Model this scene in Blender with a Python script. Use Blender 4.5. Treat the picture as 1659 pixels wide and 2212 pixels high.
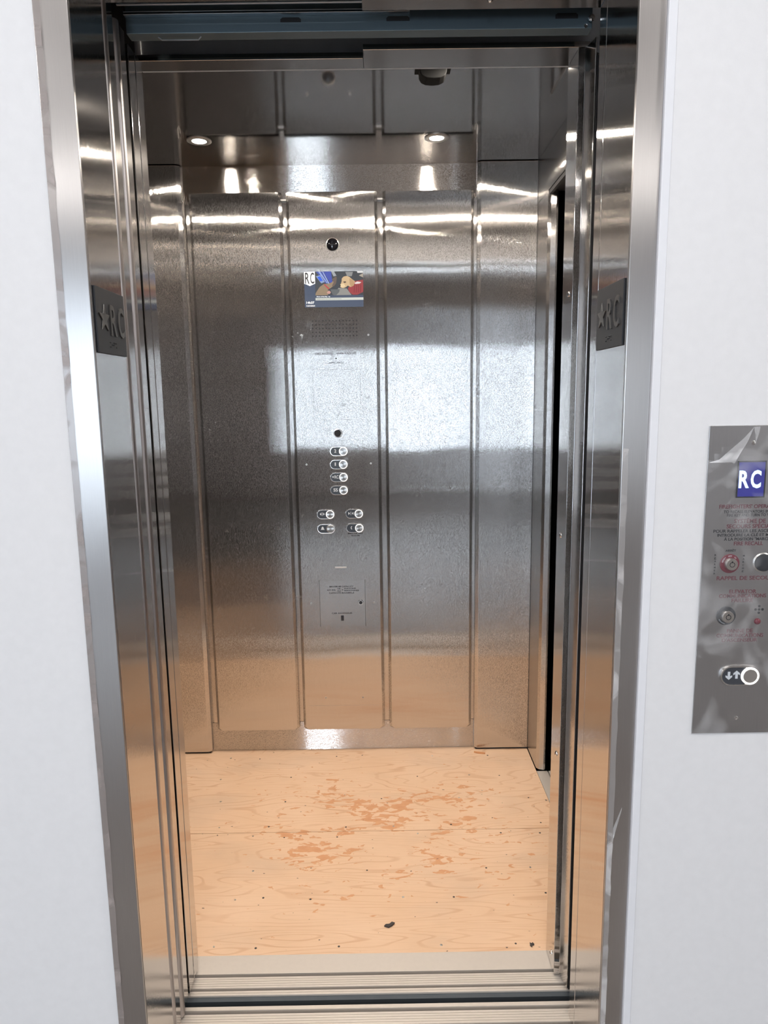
import bpy, bmesh, math, random
from mathutils import Vector, Matrix
random.seed(7)
for o in list(bpy.data.objects): bpy.data.objects.remove(o)
S = bpy.context.scene
C = S.collection
PI = math.pi

# ------------------------------------------------------------------ camera
cam = bpy.data.cameras.new('camera'); co = bpy.data.objects.new('camera', cam); C.objects.link(co)
co.location = (0, -1.1873, 1.3888)
PITCH, YAW, ROLL = 0.1598, 0.0032, -0.0144
f = Vector((math.sin(YAW)*math.cos(PITCH), math.cos(YAW)*math.cos(PITCH), -math.sin(PITCH)))
r = f.cross(Vector((0, 0, 1))).normalized(); u = r.cross(f)
r2 = r*math.cos(ROLL)+u*math.sin(ROLL); u2 = -r*math.sin(ROLL)+u*math.cos(ROLL)
M = Matrix((r2, u2, -f)).transposed()
co.rotation_euler = M.to_euler()
cam.sensor_fit = 'VERTICAL'; cam.sensor_height = 24; cam.lens = 24*1519.2/2212
cam.clip_start = 0.02
S.camera = co
# ------------------------------------------------------------------ view and world
S.view_settings.view_transform = 'Standard'; S.view_settings.look = 'None'
S.view_settings.gamma = 1; S.view_settings.use_curve_mapping = False
S.view_settings.exposure = 0.0
w = bpy.data.worlds.new('daylight'); S.world = w; w.use_nodes = True
bg = w.node_tree.nodes['Background']
bg.inputs[0].default_value = (0.74, 0.87, 1.0, 1); bg.inputs[1].default_value = 27.0
# windows of the lobby behind the camera: (x0, x1, z0, z1) in the wall at Y = LB
LB = -6.2
WINS = [(-4.3, -2.2, 0.02, 2.72), (-1.20, -.64, 0.62, 2.15)]
for i, (a, b, c, d) in enumerate(WINS):
    l = bpy.data.lights.new('window_portal', 'AREA'); l.shape = 'RECTANGLE'; l.size = b-a; l.size_y = d-c
    l.cycles.is_portal = True
    lo = bpy.data.objects.new('window_portal', l); C.objects.link(lo)
    lo.location = ((a+b)/2, LB-0.02, (c+d)/2); lo.rotation_euler = (PI/2, 0, 0)
LAMP_W = 6.0        # each car downlight
LOBBY_W = 29.0       # each added lobby ceiling lamp

# ------------------------------------------------------------------ material helpers
def mat(name):
    m = bpy.data.materials.new(name); m.use_nodes = True
    return m, m.node_tree.nodes, m.node_tree.links, m.node_tree.nodes['Principled BSDF']
def plain(name, col, rough=.5, metal=0, spec=.5, emis=None, es=0, bump=0, bscale=300):
    m, N, L, p = mat(name)
    p.inputs['Roughness'].default_value = rough; p.inputs['Metallic'].default_value = metal
    p.inputs['Specular IOR Level'].default_value = spec
    t = N.new('ShaderNodeTexCoord'); n = N.new('ShaderNodeTexNoise'); n.inputs['Scale'].default_value = bscale/8
    L.new(t.outputs['Object'], n.inputs['Vector'])
    mx = N.new('ShaderNodeMix'); mx.data_type = 'RGBA'
    mx.inputs['A'].default_value = tuple(c*.97 for c in col)+(1,); mx.inputs['B'].default_value = tuple(min(1, c*1.03) for c in col)+(1,)
    L.new(n.outputs['Fac'], mx.inputs['Factor']); L.new(mx.outputs['Result'], p.inputs['Base Color'])
    if emis: p.inputs['Emission Color'].default_value = emis+(1,); p.inputs['Emission Strength'].default_value = es
    if bump:
        n2 = N.new('ShaderNodeTexNoise'); n2.inputs['Scale'].default_value = bscale; L.new(t.outputs['Object'], n2.inputs['Vector'])
        b = N.new('ShaderNodeBump'); b.inputs['Strength'].default_value = bump; b.inputs['Distance'].default_value = .001
        L.new(n2.outputs['Fac'], b.inputs['Height']); L.new(b.outputs['Normal'], p.inputs['Normal'])
    return m
def steel(name, col=(.60, .575, .555), rough=.16, aniso=.9, grain='V', wave=.0, wscale=2.2, smudge=.25, off=(0, 0, 0), spread=0):
    """brushed stainless; grain V = vertical brushing (spreads reflections sideways), H = horizontal brushing"""
    m, N, L, p = mat(name)
    p.inputs['Metallic'].default_value = 1
    t = N.new('ShaderNodeTexCoord')
    mp = N.new('ShaderNodeMapping'); mp.inputs['Scale'].default_value = (900, 900, 12) if grain == 'V' else (12, 12, 900)
    if grain == 'Y': mp.inputs['Scale'].default_value = (900, 8, 900)
    L.new(t.outputs['Object'], mp.inputs['Vector'])
    g = N.new('ShaderNodeTexNoise'); g.inputs['Scale'].default_value = 1; g.inputs['Detail'].default_value = 2
    L.new(mp.outputs['Vector'], g.inputs['Vector'])
    # finger marks and dust: small blotches gathered by a larger noise
    mo = N.new('ShaderNodeMapping'); mo.inputs['Location'].default_value = off; L.new(t.outputs['Object'], mo.inputs['Vector'])
    a = N.new('ShaderNodeTexNoise'); a.inputs['Scale'].default_value = 5; L.new(mo.outputs['Vector'], a.inputs['Vector'])
    b = N.new('ShaderNodeTexNoise'); b.inputs['Scale'].default_value = 34; b.inputs['Detail'].default_value = 3; b.inputs['Distortion'].default_value = 1.2
    L.new(mo.outputs['Vector'], b.inputs['Vector'])
    ra = N.new('ShaderNodeMapRange'); ra.inputs['From Min'].default_value = .5; ra.inputs['From Max'].default_value = .72; L.new(a.outputs['Fac'], ra.inputs['Value'])
    rb = N.new('ShaderNodeMapRange'); rb.inputs['From Min'].default_value = .6; rb.inputs['From Max'].default_value = .72; L.new(b.outputs['Fac'], rb.inputs['Value'])
    mu = N.new('ShaderNodeMath'); mu.operation = 'MULTIPLY'; L.new(ra.outputs[0], mu.inputs[0]); L.new(rb.outputs[0], mu.inputs[1])
    mg = N.new('ShaderNodeMix'); mg.data_type = 'RGBA'
    mg.inputs['A'].default_value = tuple(c*.94 for c in col)+(1,); mg.inputs['B'].default_value = tuple(c*1.05 for c in col)+(1,)
    L.new(g.outputs['Fac'], mg.inputs['Factor']); L.new(mg.outputs['Result'], p.inputs['Base Color'])
    rr = N.new('ShaderNodeMath'); rr.operation = 'MULTIPLY_ADD'; rr.inputs[1].default_value = smudge; rr.inputs[2].default_value = rough
    L.new(mu.outputs[0], rr.inputs[0]); L.new(rr.outputs[0], p.inputs['Roughness'])
    p.inputs['Anisotropic'].default_value = aniso
    if grain == 'V':
        ge = N.new('ShaderNodeNewGeometry'); cr = N.new('ShaderNodeVectorMath'); cr.operation = 'CROSS_PRODUCT'
        L.new(ge.outputs['Normal'], cr.inputs[0]); cr.inputs[1].default_value = (0, 0, 1)
        L.new(cr.outputs[0], p.inputs['Tangent'])
    elif grain == 'H':
        cx = N.new('ShaderNodeCombineXYZ'); cx.inputs[2].default_value = 1; L.new(cx.outputs[0], p.inputs['Tangent'])
    else:
        cx = N.new('ShaderNodeCombineXYZ'); cx.inputs[0].default_value = 1; L.new(cx.outputs[0], p.inputs['Tangent'])
    nrm = None
    if wave:
        nw = N.new('ShaderNodeTexNoise'); nw.inputs['Scale'].default_value = wscale; nw.inputs['Detail'].default_value = 1
        L.new(mo.outputs['Vector'], nw.inputs['Vector'])
        bp = N.new('ShaderNodeBump'); bp.inputs['Strength'].default_value = 1; bp.inputs['Distance'].default_value = wave
        L.new(nw.outputs['Fac'], bp.inputs['Height']); L.new(bp.outputs['Normal'], p.inputs['Normal']); nrm = bp.outputs['Normal']
    if spread:
        # scratches of the brushing: tiny tilts of the surface across the grain
        m2 = N.new('ShaderNodeMapping'); m2.inputs['Scale'].default_value = (4000, 4000, 250) if grain == 'V' else (250, 250, 4000); L.new(t.outputs['Object'], m2.inputs['Vector'])
        g2 = N.new('ShaderNodeTexNoise'); g2.inputs['Scale'].default_value = 1; g2.inputs['Detail'].default_value = 1; L.new(m2.outputs['Vector'], g2.inputs['Vector'])
        k = N.new('ShaderNodeMath'); k.operation = 'MULTIPLY_ADD'; k.inputs[1].default_value = spread; k.inputs[2].default_value = -spread*.5; L.new(g2.outputs['Fac'], k.inputs[0])
        src = cr.outputs[0] if grain == 'V' else cx.outputs[0]
        sc_ = N.new('ShaderNodeVectorMath'); sc_.operation = 'SCALE'; L.new(src, sc_.inputs[0]); L.new(k.outputs[0], sc_.inputs['Scale'])
        ad = N.new('ShaderNodeVectorMath'); ad.operation = 'ADD'; L.new(sc_.outputs[0], ad.inputs[0])
        if nrm is None: nrm = N.new('ShaderNodeNewGeometry').outputs['Normal']
        L.new(nrm, ad.inputs[1])
        no = N.new('ShaderNodeVectorMath'); no.operation = 'NORMALIZE'; L.new(ad.outputs[0], no.inputs[0]); L.new(no.outputs[0], p.inputs['Normal'])
    return m
def plywood(name, seed):
    m, N, L, p = mat(name)
    t = N.new('ShaderNodeTexCoord')
    def mapping(sc, lo=(seed, seed*.7, 0)):
        q = N.new('ShaderNodeMapping'); q.inputs['Scale'].default_value = sc; q.inputs['Location'].default_value = lo
        L.new(t.outputs['Object'], q.inputs['Vector']); return q.outputs['Vector']
    def noise(vec, s, d=3, dist=0):
        n = N.new('ShaderNodeTexNoise'); n.inputs['Scale'].default_value = s; n.inputs['Detail'].default_value = d; n.inputs['Distortion'].default_value = dist
        L.new(vec, n.inputs['Vector']); return n.outputs['Fac']
    def rng(v, a, b, c=0, d=1):
        q = N.new('ShaderNodeMapRange'); q.inputs[1].default_value = a; q.inputs[2].default_value = b; q.inputs[3].default_value = c; q.inputs[4].default_value = d
        L.new(v, q.inputs[0]); return q.outputs[0]
    def math_(op, a, b):
        q = N.new('ShaderNodeMath'); q.operation = op
        for i, v in enumerate((a, b)):
            if isinstance(v, (int, float)): q.inputs[i].default_value = v
            else: L.new(v, q.inputs[i])
        return q.outputs[0]
    def mix(fac, a, b):
        q = N.new('ShaderNodeMix'); q.data_type = 'RGBA'; L.new(fac, q.inputs['Factor'])
        for k, v in (('A', a), ('B', b)):
            if isinstance(v, tuple): q.inputs[k].default_value = v+(1,)
            else: L.new(v, q.inputs[k])
        return q.outputs['Result']
    # year rings cut on the flat: contour lines of a stretched noise
    h = noise(mapping((.8, 4.6, 1)), 1.5, 2, .3)
    rings = math_('SINE', math_('MULTIPLY', h, 120.0), 0)
    line = rng(rings, .72, 1.0)
    fade = rng(noise(mapping((2, 5, 1)), 2), .35, .65, .15, 1)
    fine = noise(mapping((14, 260, 1)), 1, 2)
    blot = noise(mapping((1, 1, 1)), 4, 3)
    base = mix(rng(blot, .3, .7), (.80, .555, .375), (.75, .50, .32))
    c1 = mix(math_('MULTIPLY', math_('MULTIPLY', line, fade), .55), base, (.56, .29, .15))
    c2 = mix(math_('MULTIPLY', rng(fine, .5, .75), .18), c1, (.50, .30, .18))
    # grey foot traffic dirt
    dirt = rng(noise(mapping((1, 1.6, 1), (seed+5, 3, 0)), 3, 5), .52, .75, 0, .38)
    c3 = mix(dirt, c2, (.52, .39, .29))
    # torn veneer flakes, gathered in trodden areas
    area = rng(noise(mapping((1, 1.4, 1), (1.3, 9.1, 0)), 4.2, 2), .38, .60)
    sx = N.new('ShaderNodeSeparateXYZ'); L.new(t.outputs['Object'], sx.inputs[0])
    def bell(v, c, w_):
        return rng(math_('ABSOLUTE', math_('SUBTRACT', v, c), 0), w_, w_*.35)
    reg = math_('MULTIPLY', bell(sx.outputs[0], .0, .60), bell(sx.outputs[1], .93, .42))
    fl = noise(mapping((24, 50, 1)), 1, 5, .7)
    thr = math_('ADD', fl, math_('MULTIPLY', math_('MULTIPLY', area, reg), .215))
    flake = rng(thr, .695, .715)
    fcol = mix(noise(mapping((30, 60, 1)), 1), (.58, .26, .12), (.74, .41, .22))
    c4 = mix(flake, c3, fcol)
    # tiny dark specks
    sp = rng(noise(mapping((60, 90, 1)), 1, 1), .765, .79)
    c5 = mix(sp, c4, (.12, .08, .06))
    # knots
    vo = N.new('ShaderNodeTexVoronoi'); vo.inputs['Scale'].default_value = 2.1; L.new(mapping((1, 2.0, 1)), vo.inputs['Vector'])
    kn = rng(vo.outputs['Distance'], .035, .012, 0, .6)
    c6 = mix(kn, c5, (.34, .20, .12))
    L.new(c6, p.inputs['Base Color']); p.inputs['Roughness'].default_value = .62
    b = N.new('ShaderNodeBump'); b.inputs['Strength'].default_value = .35; b.inputs['Distance'].default_value = .0012
    L.new(math_('SUBTRACT', 1.0, flake), b.inputs['Height']); L.new(b.outputs['Normal'], p.inputs['Normal'])
    return m

M_ = {}
M_['panel'] = steel('brushed_panel', wave=.0015, wscale=2.6, rough=.09, aniso=1, smudge=.25, spread=1.9)
M_['panel2'] = steel('brushed_control_panel', wave=.0018, wscale=2.6, rough=.11, aniso=1, off=(3, 1, 2), smudge=.25, spread=1.9)
M_['panel3'] = steel('brushed_panel_clean', wave=.0015, wscale=2.6, rough=.09, aniso=1, off=(7, 4, 9), smudge=.12, spread=1.9)
M_['side'] = steel('brushed_wall', wave=.0024, wscale=2.0, rough=.115, aniso=1, smudge=.12, spread=2.4, off=(1, 6, 3))
M_['recess'] = steel('brushed_recess', rough=.14, aniso=1, grain='H', smudge=.15, spread=2.2)
M_['ceil'] = steel('polished_ceiling', rough=.07, aniso=.5, grain='Y', smudge=.05, wave=.0008)
M_['jamb'] = steel('brushed_jamb', rough=.09, aniso=1, wave=.0008, spread=.3, smudge=.15, off=(5, 5, 5))
M_['frame'] = steel('satin_frame', col=(.60, .575, .56), rough=.30, aniso=.9, smudge=.0, off=(2, 8, 1))
M_['door'] = steel('door_steel', rough=.13, aniso=.85, smudge=.1, off=(4, 0, 5))
M_['edge'] = steel('rolled_edge_steel', col=(.47, .44, .43), rough=.33, aniso=.3, smudge=.1)
M_['alu'] = plain('sill_aluminium', (.66, .60, .54), .42, .35, bump=.2, bscale=700)
M_['soffit'] = steel('soffit_steel', rough=.12, aniso=.6, grain='Y', smudge=.05)
M_['chrome'] = plain('chrome', (.8, .78, .76), .12, 1)
M_['satin'] = plain('satin_metal', (.72, .70, .67), .3, 1)
M_['blue'] = plain('galvanised_blue', (.13, .175, .205), .42, .7)
M_['transom'] = plain('header_plate', (.50, .52, .56), .4, .3)
M_['sensor'] = plain('sensor_black', (.003, .003, .003), .8, spec=.15)
M_['groove'] = plain('groove_dark', (.09, .10, .105), .6)
M_['deepblue'] = plain('bracket_dark', (.07, .085, .10), .5, .4)
M_['zinc'] = plain('zinc_lip', (.55, .60, .64), .3, 1)
M_['black'] = plain('black_rubber_and_gaps', (.008, .008, .01), .55)  # rubber, and the black put in for dark gaps and holes
M_['void'] = plain('shaft_dark', (.012, .012, .014), .9)
M_['shell'] = plain('car_shell_dark', (.03, .03, .032), .8)
M_['plate'] = plain('charcoal_plate', (.022, .024, .029), .5, 0, spec=.3, bump=.15, bscale=900)
M_['raised'] = plain('charcoal_raised', (.13, .125, .12), .3, .6)
M_['wall'] = plain('white_paint', (.80, .80, .815), .7, bump=.06, bscale=500)
M_['bead'] = plain('white_bead', (.82, .83, .87), .45)
M_['lobbyfloor'] = plain('grey_concrete', (.17, .155, .145), .25, bscale=40)
M_['lobbyceil'] = plain('ceiling_taupe', (.45, .42, .40), .8)
M_['ink'] = plain('black_ink', (.015, .015, .02), .5)
M_['red'] = plain('oxblood_ink', (.13, .028, .042), .5)
M_['btnface'] = plain('dark_button_face', (.03, .035, .045), .3)
M_['mark'] = plain('pale_mark', (.62, .66, .70), .4)
M_['glow'] = plain('lit_ring', (.9, .9, .9), .4, emis=(1, .97, .92), es=1.2)
M_['ringoff'] = plain('unlit_ring', (.55, .5, .47), .3, .7)
M_['glass'] = plain('black_glass', (.006, .006, .008), .04)
M_['navy'] = plain('screen_navy', (.02, .03, .055), .25, emis=(.035, .042, .070), es=.8)
M_['white'] = plain('screen_white', (.5, .5, .5), .3, emis=(.75, .8, .85), es=.65)
M_['brown'] = plain('torn_wood', (.60, .28, .12), .7)
M_['grime'] = plain('dirt_crumb', (.06, .05, .045), .8)
M_['ply1'] = plywood('plywood_front', 2.3)
M_['ply2'] = plywood('plywood_back', 6.1)
def scr(name, col, k=.55): return plain(name, tuple(c*.3 for c in col), .3, emis=col, es=k)
# thin clear film
def film(name, alpha=.3, col=(.9, .9, .92), hi=1.8):
    m, N, L, p = mat(name)
    p.inputs['Base Color'].default_value = col+(1,); p.inputs['Roughness'].default_value = .22
    t = N.new('ShaderNodeTexCoord'); n = N.new('ShaderNodeTexNoise'); n.inputs['Scale'].default_value = 11; n.inputs['Detail'].default_value = 1.5; n.inputs['Distortion'].default_value = 1.5
    L.new(t.outputs['Object'], n.inputs['Vector'])
    q = N.new('ShaderNodeMapRange'); q.inputs[1].default_value = .5; q.inputs[2].default_value = .68; q.inputs[3].default_value = alpha*.4; q.inputs[4].default_value = min(1, alpha*hi)
    L.new(n.outputs['Fac'], q.inputs[0]); L.new(q.outputs[0], p.inputs['Alpha'])
    b = N.new('ShaderNodeBump'); b.inputs['Distance'].default_value = .003; b.inputs['Strength'].default_value = .7
    L.new(n.outputs['Fac'], b.inputs['Height']); L.new(b.outputs['Normal'], p.inputs['Normal'])
    return m
M_['film'] = film('clear_film', .075, hi=3.2)
M_['filmfold'] = film('folded_film', .75)
# window glass
def glass_mat():
    m, N, L, p = mat('window_glass')
    p.inputs['Base Color'].default_value = (.97, .99, 1, 1); p.inputs['Roughness'].default_value = 0.0
    p.inputs['Transmission Weight'].default_value = 1; p.inputs['IOR'].default_value = 1.02
    return m
M_['pane'] = glass_mat()

# ------------------------------------------------------------------ mesh helpers
def bx(bm, x0, x1, y0, y1, z0, z1):
    v = [bm.verts.new((x, y, z)) for z in (z0, z1) for y in (y0, y1) for x in (x0, x1)]
    for q in ((0, 2, 3, 1), (4, 5, 7, 6), (0, 1, 5, 4), (2, 6, 7, 3), (0, 4, 6, 2), (1, 3, 7, 5)):
        bm.faces.new([v[i] for i in q])
def loft(bm, rings, cap=True):
    R_ = [[bm.verts.new(p) for p in ring] for ring in rings]
    n = len(R_[0])
    for a, b in zip(R_, R_[1:]):
        for i in range(n): bm.faces.new((a[i], a[(i+1) % n], b[(i+1) % n], b[i]))
    if cap:
        bm.faces.new(R_[0][::-1]); bm.faces.new(R_[-1])
def prism(bm, pts, z0, z1):           # polygon in XY, extruded in Z
    loft(bm, [[(x, y, z0) for x, y in pts], [(x, y, z1) for x, y in pts]])
def prismY(bm, pts, y0, y1):          # polygon in XZ, extruded in Y
    loft(bm, [[(x, y0, z) for x, z in pts], [(x, y1, z) for x, z in pts]])
def prismX(bm, pts, x0, x1):          # polygon in YZ, extruded in X
    loft(bm, [[(x0, y, z) for y, z in pts], [(x1, y, z) for y, z in pts]])
def lathe(bm, c, axis, prof, n=32):   # prof = [(radius, distance along axis)...]
    ax = Vector(axis).normalized(); a = ax.orthogonal().normalized(); b = ax.cross(a); c = Vector(c)
    loft(bm, [[c+ax*h+(a*math.cos(2*PI*i/n)+b*math.sin(2*PI*i/n))*rr for i in range(n)] for rr, h in prof])
def tube(bm, pts, rad, n=8):
    pts = [Vector(p) for p in pts]; rings = []
    for i, p in enumerate(pts):
        d = (pts[min(i+1, len(pts)-1)]-pts[max(i-1, 0)]).normalized()
        a = d.cross(Vector((.13, .37, .92))).normalized(); b = d.cross(a)
        rings.append([p+(a*math.cos(2*PI*k/n)+b*math.sin(2*PI*k/n))*rad for k in range(n)])
    loft(bm, rings)
def stadium(hw, hh, n=10):            # rounded ends left and right, in XZ
    pts = []
    for k in range(n+1):
        a = -PI/2+PI*k/n; pts.append((hw-hh+hh*math.cos(a), hh*math.sin(a)))
    for k in range(n+1):
        a = PI/2+PI*k/n; pts.append((-(hw-hh)+hh*math.cos(a), hh*math.sin(a)))
    return pts
def rrect(hw, hh, rad, n=4):
    pts = []
    for sx, sz, a0 in ((1, -1, -PI/2), (1, 1, 0), (-1, 1, PI/2), (-1, -1, PI)):
        for k in range(n+1):
            a = a0+PI/2*k/n; pts.append((sx*(hw-rad)+rad*math.cos(a), sz*(hh-rad)+rad*math.sin(a)))
    return pts
def obj(name, bm, m, parent=None, label=None, bevel=0, smooth=False):
    bmesh.ops.recalc_face_normals(bm, faces=bm.faces)
    if bevel:
        bmesh.ops.bevel(bm, geom=[e for e in bm.edges if e.is_manifold and e.calc_face_angle(0) > .5], offset=bevel, segments=2, affect='EDGES', profile=.5)
    me = bpy.data.meshes.new(name); bm.to_mesh(me); bm.free()
    if smooth:
        for q in me.polygons: q.use_smooth = True
        try: me.set_sharp_from_angle(angle=math.radians(38))
        except Exception: pass
    me.materials.append(M_[m] if isinstance(m, str) else m)
    o = bpy.data.objects.new(name, me); C.objects.link(o)
    if parent:
        o.parent = parent
        pl = Vector((0, 0, 0)); q = parent
        while q: pl += q.location; q = q.parent
        o.location = -pl                # meshes are written in world coordinates
    if label: o['label'] = label
    return o
def B(name, m, *boxes, parent=None, label=None, bevel=0):
    bm = bmesh.new()
    for b in boxes: bx(bm, *b)
    return obj(name, bm, m, parent, label, bevel)
def thing(name, label, cat, loc=(0, 0, 0), group=None):
    o = bpy.data.objects.new(name, None); C.objects.link(o); o.location = loc; o.empty_display_size = .05
    o['label'] = label; o['category'] = cat
    if group: o['group'] = group
    return o
def tag(o, label, cat, group=None):
    o['label'] = label; o['category'] = cat
    if group: o['group'] = group
    return o
def struct(o): o['kind'] = 'structure'; return o
def text_geo(s, bold=0):
    cu = bpy.data.curves.new('t', 'FONT'); cu.body = s; cu.size = 1; cu.align_x = 'CENTER'; cu.resolution_u = 3; cu.offset = bold
    to = bpy.data.objects.new('t', cu); C.objects.link(to)
    dg = bpy.context.evaluated_depsgraph_get(); me = bpy.data.meshes.new_from_object(to.evaluated_get(dg))
    vs = [v.co.copy() for v in me.vertices]; fs = [tuple(p.vertices) for p in me.polygons]
    bpy.data.objects.remove(to); bpy.data.curves.remove(cu); bpy.data.meshes.remove(me)
    return vs, fs
def text(bm, s, width, height, cx, cy, place, depth=.0004, bold=.012):
    """lettering fitted into width x height, centred at (cx, cy) in face coordinates; place(u, v, d) -> world"""
    vs, fs = text_geo(s, bold)
    x0 = min(v.x for v in vs); x1 = max(v.x for v in vs); y0 = min(v.y for v in vs); y1 = max(v.y for v in vs)
    if width is None: width = (x1-x0)*height/(y1-y0)
    f_ = lambda v: ((v.x-(x0+x1)/2)*width/(x1-x0)+cx, (v.y-(y0+y1)/2)*height/(y1-y0)+cy)
    top = [bm.verts.new(place(*f_(v), depth)) for v in vs]
    bot = [bm.verts.new(place(*f_(v), 0)) for v in vs]
    ed = {}
    for q in fs:
        try: bm.faces.new([top[i] for i in q])
        except ValueError: continue
        for i in range(len(q)):
            a, b = q[i], q[(i+1) % len(q)]
            if (b, a) in ed: ed.pop((b, a))
            else: ed[(a, b)] = 1
    for a, b in ed:
        bm.faces.new((top[a], bot[a], bot[b], top[b]))
def front(y):  return lambda a, b, d: (a, y-d, b)        # faces -Y
def line(name, m, parent, *a, label=None, **k):
    bm = bmesh.new(); text(bm, *a, **k); return obj(name, bm, m, parent, label)
def flat_poly(bm, pts, place, d0, d1):
    loft(bm, [[place(a, b, d0) for a, b in pts], [place(a, b, d1) for a, b in pts]])
def star(cx, cy, rad, sx=1, inner=.4):
    return [(cx+sx*(rad if k % 2 == 0 else rad*inner)*math.sin(PI*k/5), cy+(rad if k % 2 == 0 else rad*inner)*math.cos(PI*k/5)) for k in range(10)]

# ------------------------------------------------------------------ lobby shell
XL, XR = -.4687, .4069            # landing jambs
HZ = 2.0775                       # underside of the landing frame head
LX0, LX1, LZ = -4.6, 4.2, 3.0
bmw = bmesh.new()
bx(bmw, LX0, -.5235, .006, .142, 0, LZ)
bx(bmw, -.5235, .4515, .006, .142, HZ+.052, LZ)
struct(obj('wall_left', bmw, 'wall'))
bmw = bmesh.new(); bx(bmw, .4655, LX1, -.004, .142, 0, LZ)
struct(obj('wall_right', bmw, 'wall'))
struct(B('trim_1', 'bead', (.4508, .4648, -.0065, .03, 0, HZ+.06), bevel=.001))
bmw = bmesh.new()
for (a, b, c, d) in ((LX0, LX0+.1, LB, .142), (LX1-.1, LX1, LB, .142)): bx(bmw, a-.1 if a < 0 else a+.1, b-.1 if a < 0 else b+.1, c-.1, d, 0, LZ)
struct(obj('wall_sides', bmw, 'wall'))
bmw = bmesh.new()
xs = [LX0, WINS[0][0], WINS[0][1], WINS[1][0], WINS[1][1], LX1]
bx(bmw, xs[0], xs[1], LB-.12, LB, 0, LZ); bx(bmw, xs[2], xs[3], LB-.12, LB, 0, LZ); bx(bmw, xs[4], xs[5], LB-.12, LB, 0, LZ)
for (a, b, c, d) in WINS:
    bx(bmw, a, b, LB-.12, LB, d, LZ)
    if c > .03: bx(bmw, a, b, LB-.12, LB, 0, c)
struct(obj('wall_back', bmw, plain('taupe_paint', (.33, .30, .285), .6)))
for i, (a, b, c, d) in enumerate(WINS):
    bm = bmesh.new(); t_ = .035
    bx(bm, a, b, LB-.09, LB-.03, d-t_, d); bx(bm, a, b, LB-.09, LB-.03, c, c+t_)
    n = 1 if i else 2
    for k in range(n+1):
        x = a+(b-a)*k/n; x = min(max(x, a+t_/2), b-t_/2); bx(bm, x-t_/2, x+t_/2, LB-.09, LB-.03, c, d)
    wf = struct(obj('window_%d' % (i+1), bm, plain('dark_window_frame', (.08, .08, .085), .4)))
    if i == 0:  # unseen pane added to dim the daylight through this window
        m, N, L, p = mat('dimming_glass'); N.remove(p); tr = N.new('ShaderNodeBsdfTransparent'); tr.inputs[0].default_value = (.13, .13, .133, 1)
        gl = N.new('ShaderNodeBsdfGlossy'); gl.inputs['Roughness'].default_value = .02; mx = N.new('ShaderNodeMixShader'); mx.inputs[0].default_value = .05
        L.new(tr.outputs[0], mx.inputs[1]); L.new(gl.outputs[0], mx.inputs[2]); L.new(mx.outputs[0], N['Material Output'].inputs['Surface'])
        bm = bmesh.new(); v_ = [bm.verts.new(q) for q in ((a, LB-.06, c), (b, LB-.06, c), (b, LB-.06, d), (a, LB-.06, d))]; bm.faces.new(v_)
        obj('pane', bm, m, wf)
struct(B('floor', 'lobbyfloor', (LX0-.1, LX1+.1, LB-.2, 0.0, -.12, -.001)))
struct(B('ceiling', 'lobbyceil', (LX0-.1, LX1+.1, LB-.2, .142, LZ, LZ+.1)))
# unseen lobby ceiling lamps, added behind the camera to brighten the walls
def added_lobby_lamp(x, y, lab):
    t = thing('added_ceiling_lamp', lab, 'ceiling lamp', (x, y, LZ), 'added lobby lamps behind the viewer')
    B('housing', 'bead', (x-.62, x+.62, y-.06, y+.06, LZ-.03, LZ), parent=t)
    B('diffuser', plain('added_lamp_diffuser', (.9, .9, .9), .5, emis=(1, .97, .94), es=4), (x-.6, x+.6, y-.045, y+.045, LZ-.038, LZ-.03), parent=t)
    l = bpy.data.lights.new('added_lamp_light', 'AREA'); l.shape = 'RECTANGLE'; l.size = 1.2; l.size_y = .09; l.energy = LOBBY_W; l.color = (1, .97, .95)
    lo = bpy.data.objects.new('added_lamp_light', l); C.objects.link(lo); lo.parent = t; lo.location = (0, 0, -.045)
for x_, y_, l_ in ((-3.0, -1.3, 'near left'), (0.0, -1.3, 'near middle'), (3.0, -1.3, 'near right'), (-3.0, -3.9, 'far left'), (0.0, -3.9, 'far middle'), (3.0, -3.9, 'far right')):
    added_lobby_lamp(x_, y_, 'long white ceiling lamp added out of view in the lobby, %s of the six' % l_)

# ------------------------------------------------------------------ shaft around the car
bm = bmesh.new()
bx(bm, -1.5, -1.4, .142, 1.8, -.6, LZ+.1); bx(bm, .95, 1.05, .142, 1.8, -.6, LZ+.1); bx(bm, -1.5, 1.05, 1.7, 1.8, -.6, LZ+.1)
bx(bm, -1.5, 1.05, .142, 1.8, LZ+.1, LZ+.2); bx(bm, -1.5, 1.05, .0, 1.8, -.7, -.6); bx(bm, -1.5, 1.05, -.05, .0, -.7, -.121)
bx(bm, -1.5, -1.4, -.05, .142, -.6, 0); bx(bm, .95, 1.05, -.05, .142, -.6, 0)
struct(obj('wall_shaft', bm, 'void'))

# ------------------------------------------------------------------ landing door frame
fr = thing('landing_door_frame', 'brushed steel door frame around the elevator opening in the white wall', 'door frame', (0, .07, 0))
JD = .145
def jamb(x_in, x_out, s, d_end):
    pts = [(x_in, 0.001), (x_in, d_end), (x_in+s*.012, d_end), (x_in+s*.012, .012), (x_out, .012), (x_out, 0.0), (x_in+s*.001, 0.0)]
    bm = bmesh.new(); prism(bm, pts, 0, HZ+.05)
    return bm
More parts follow.
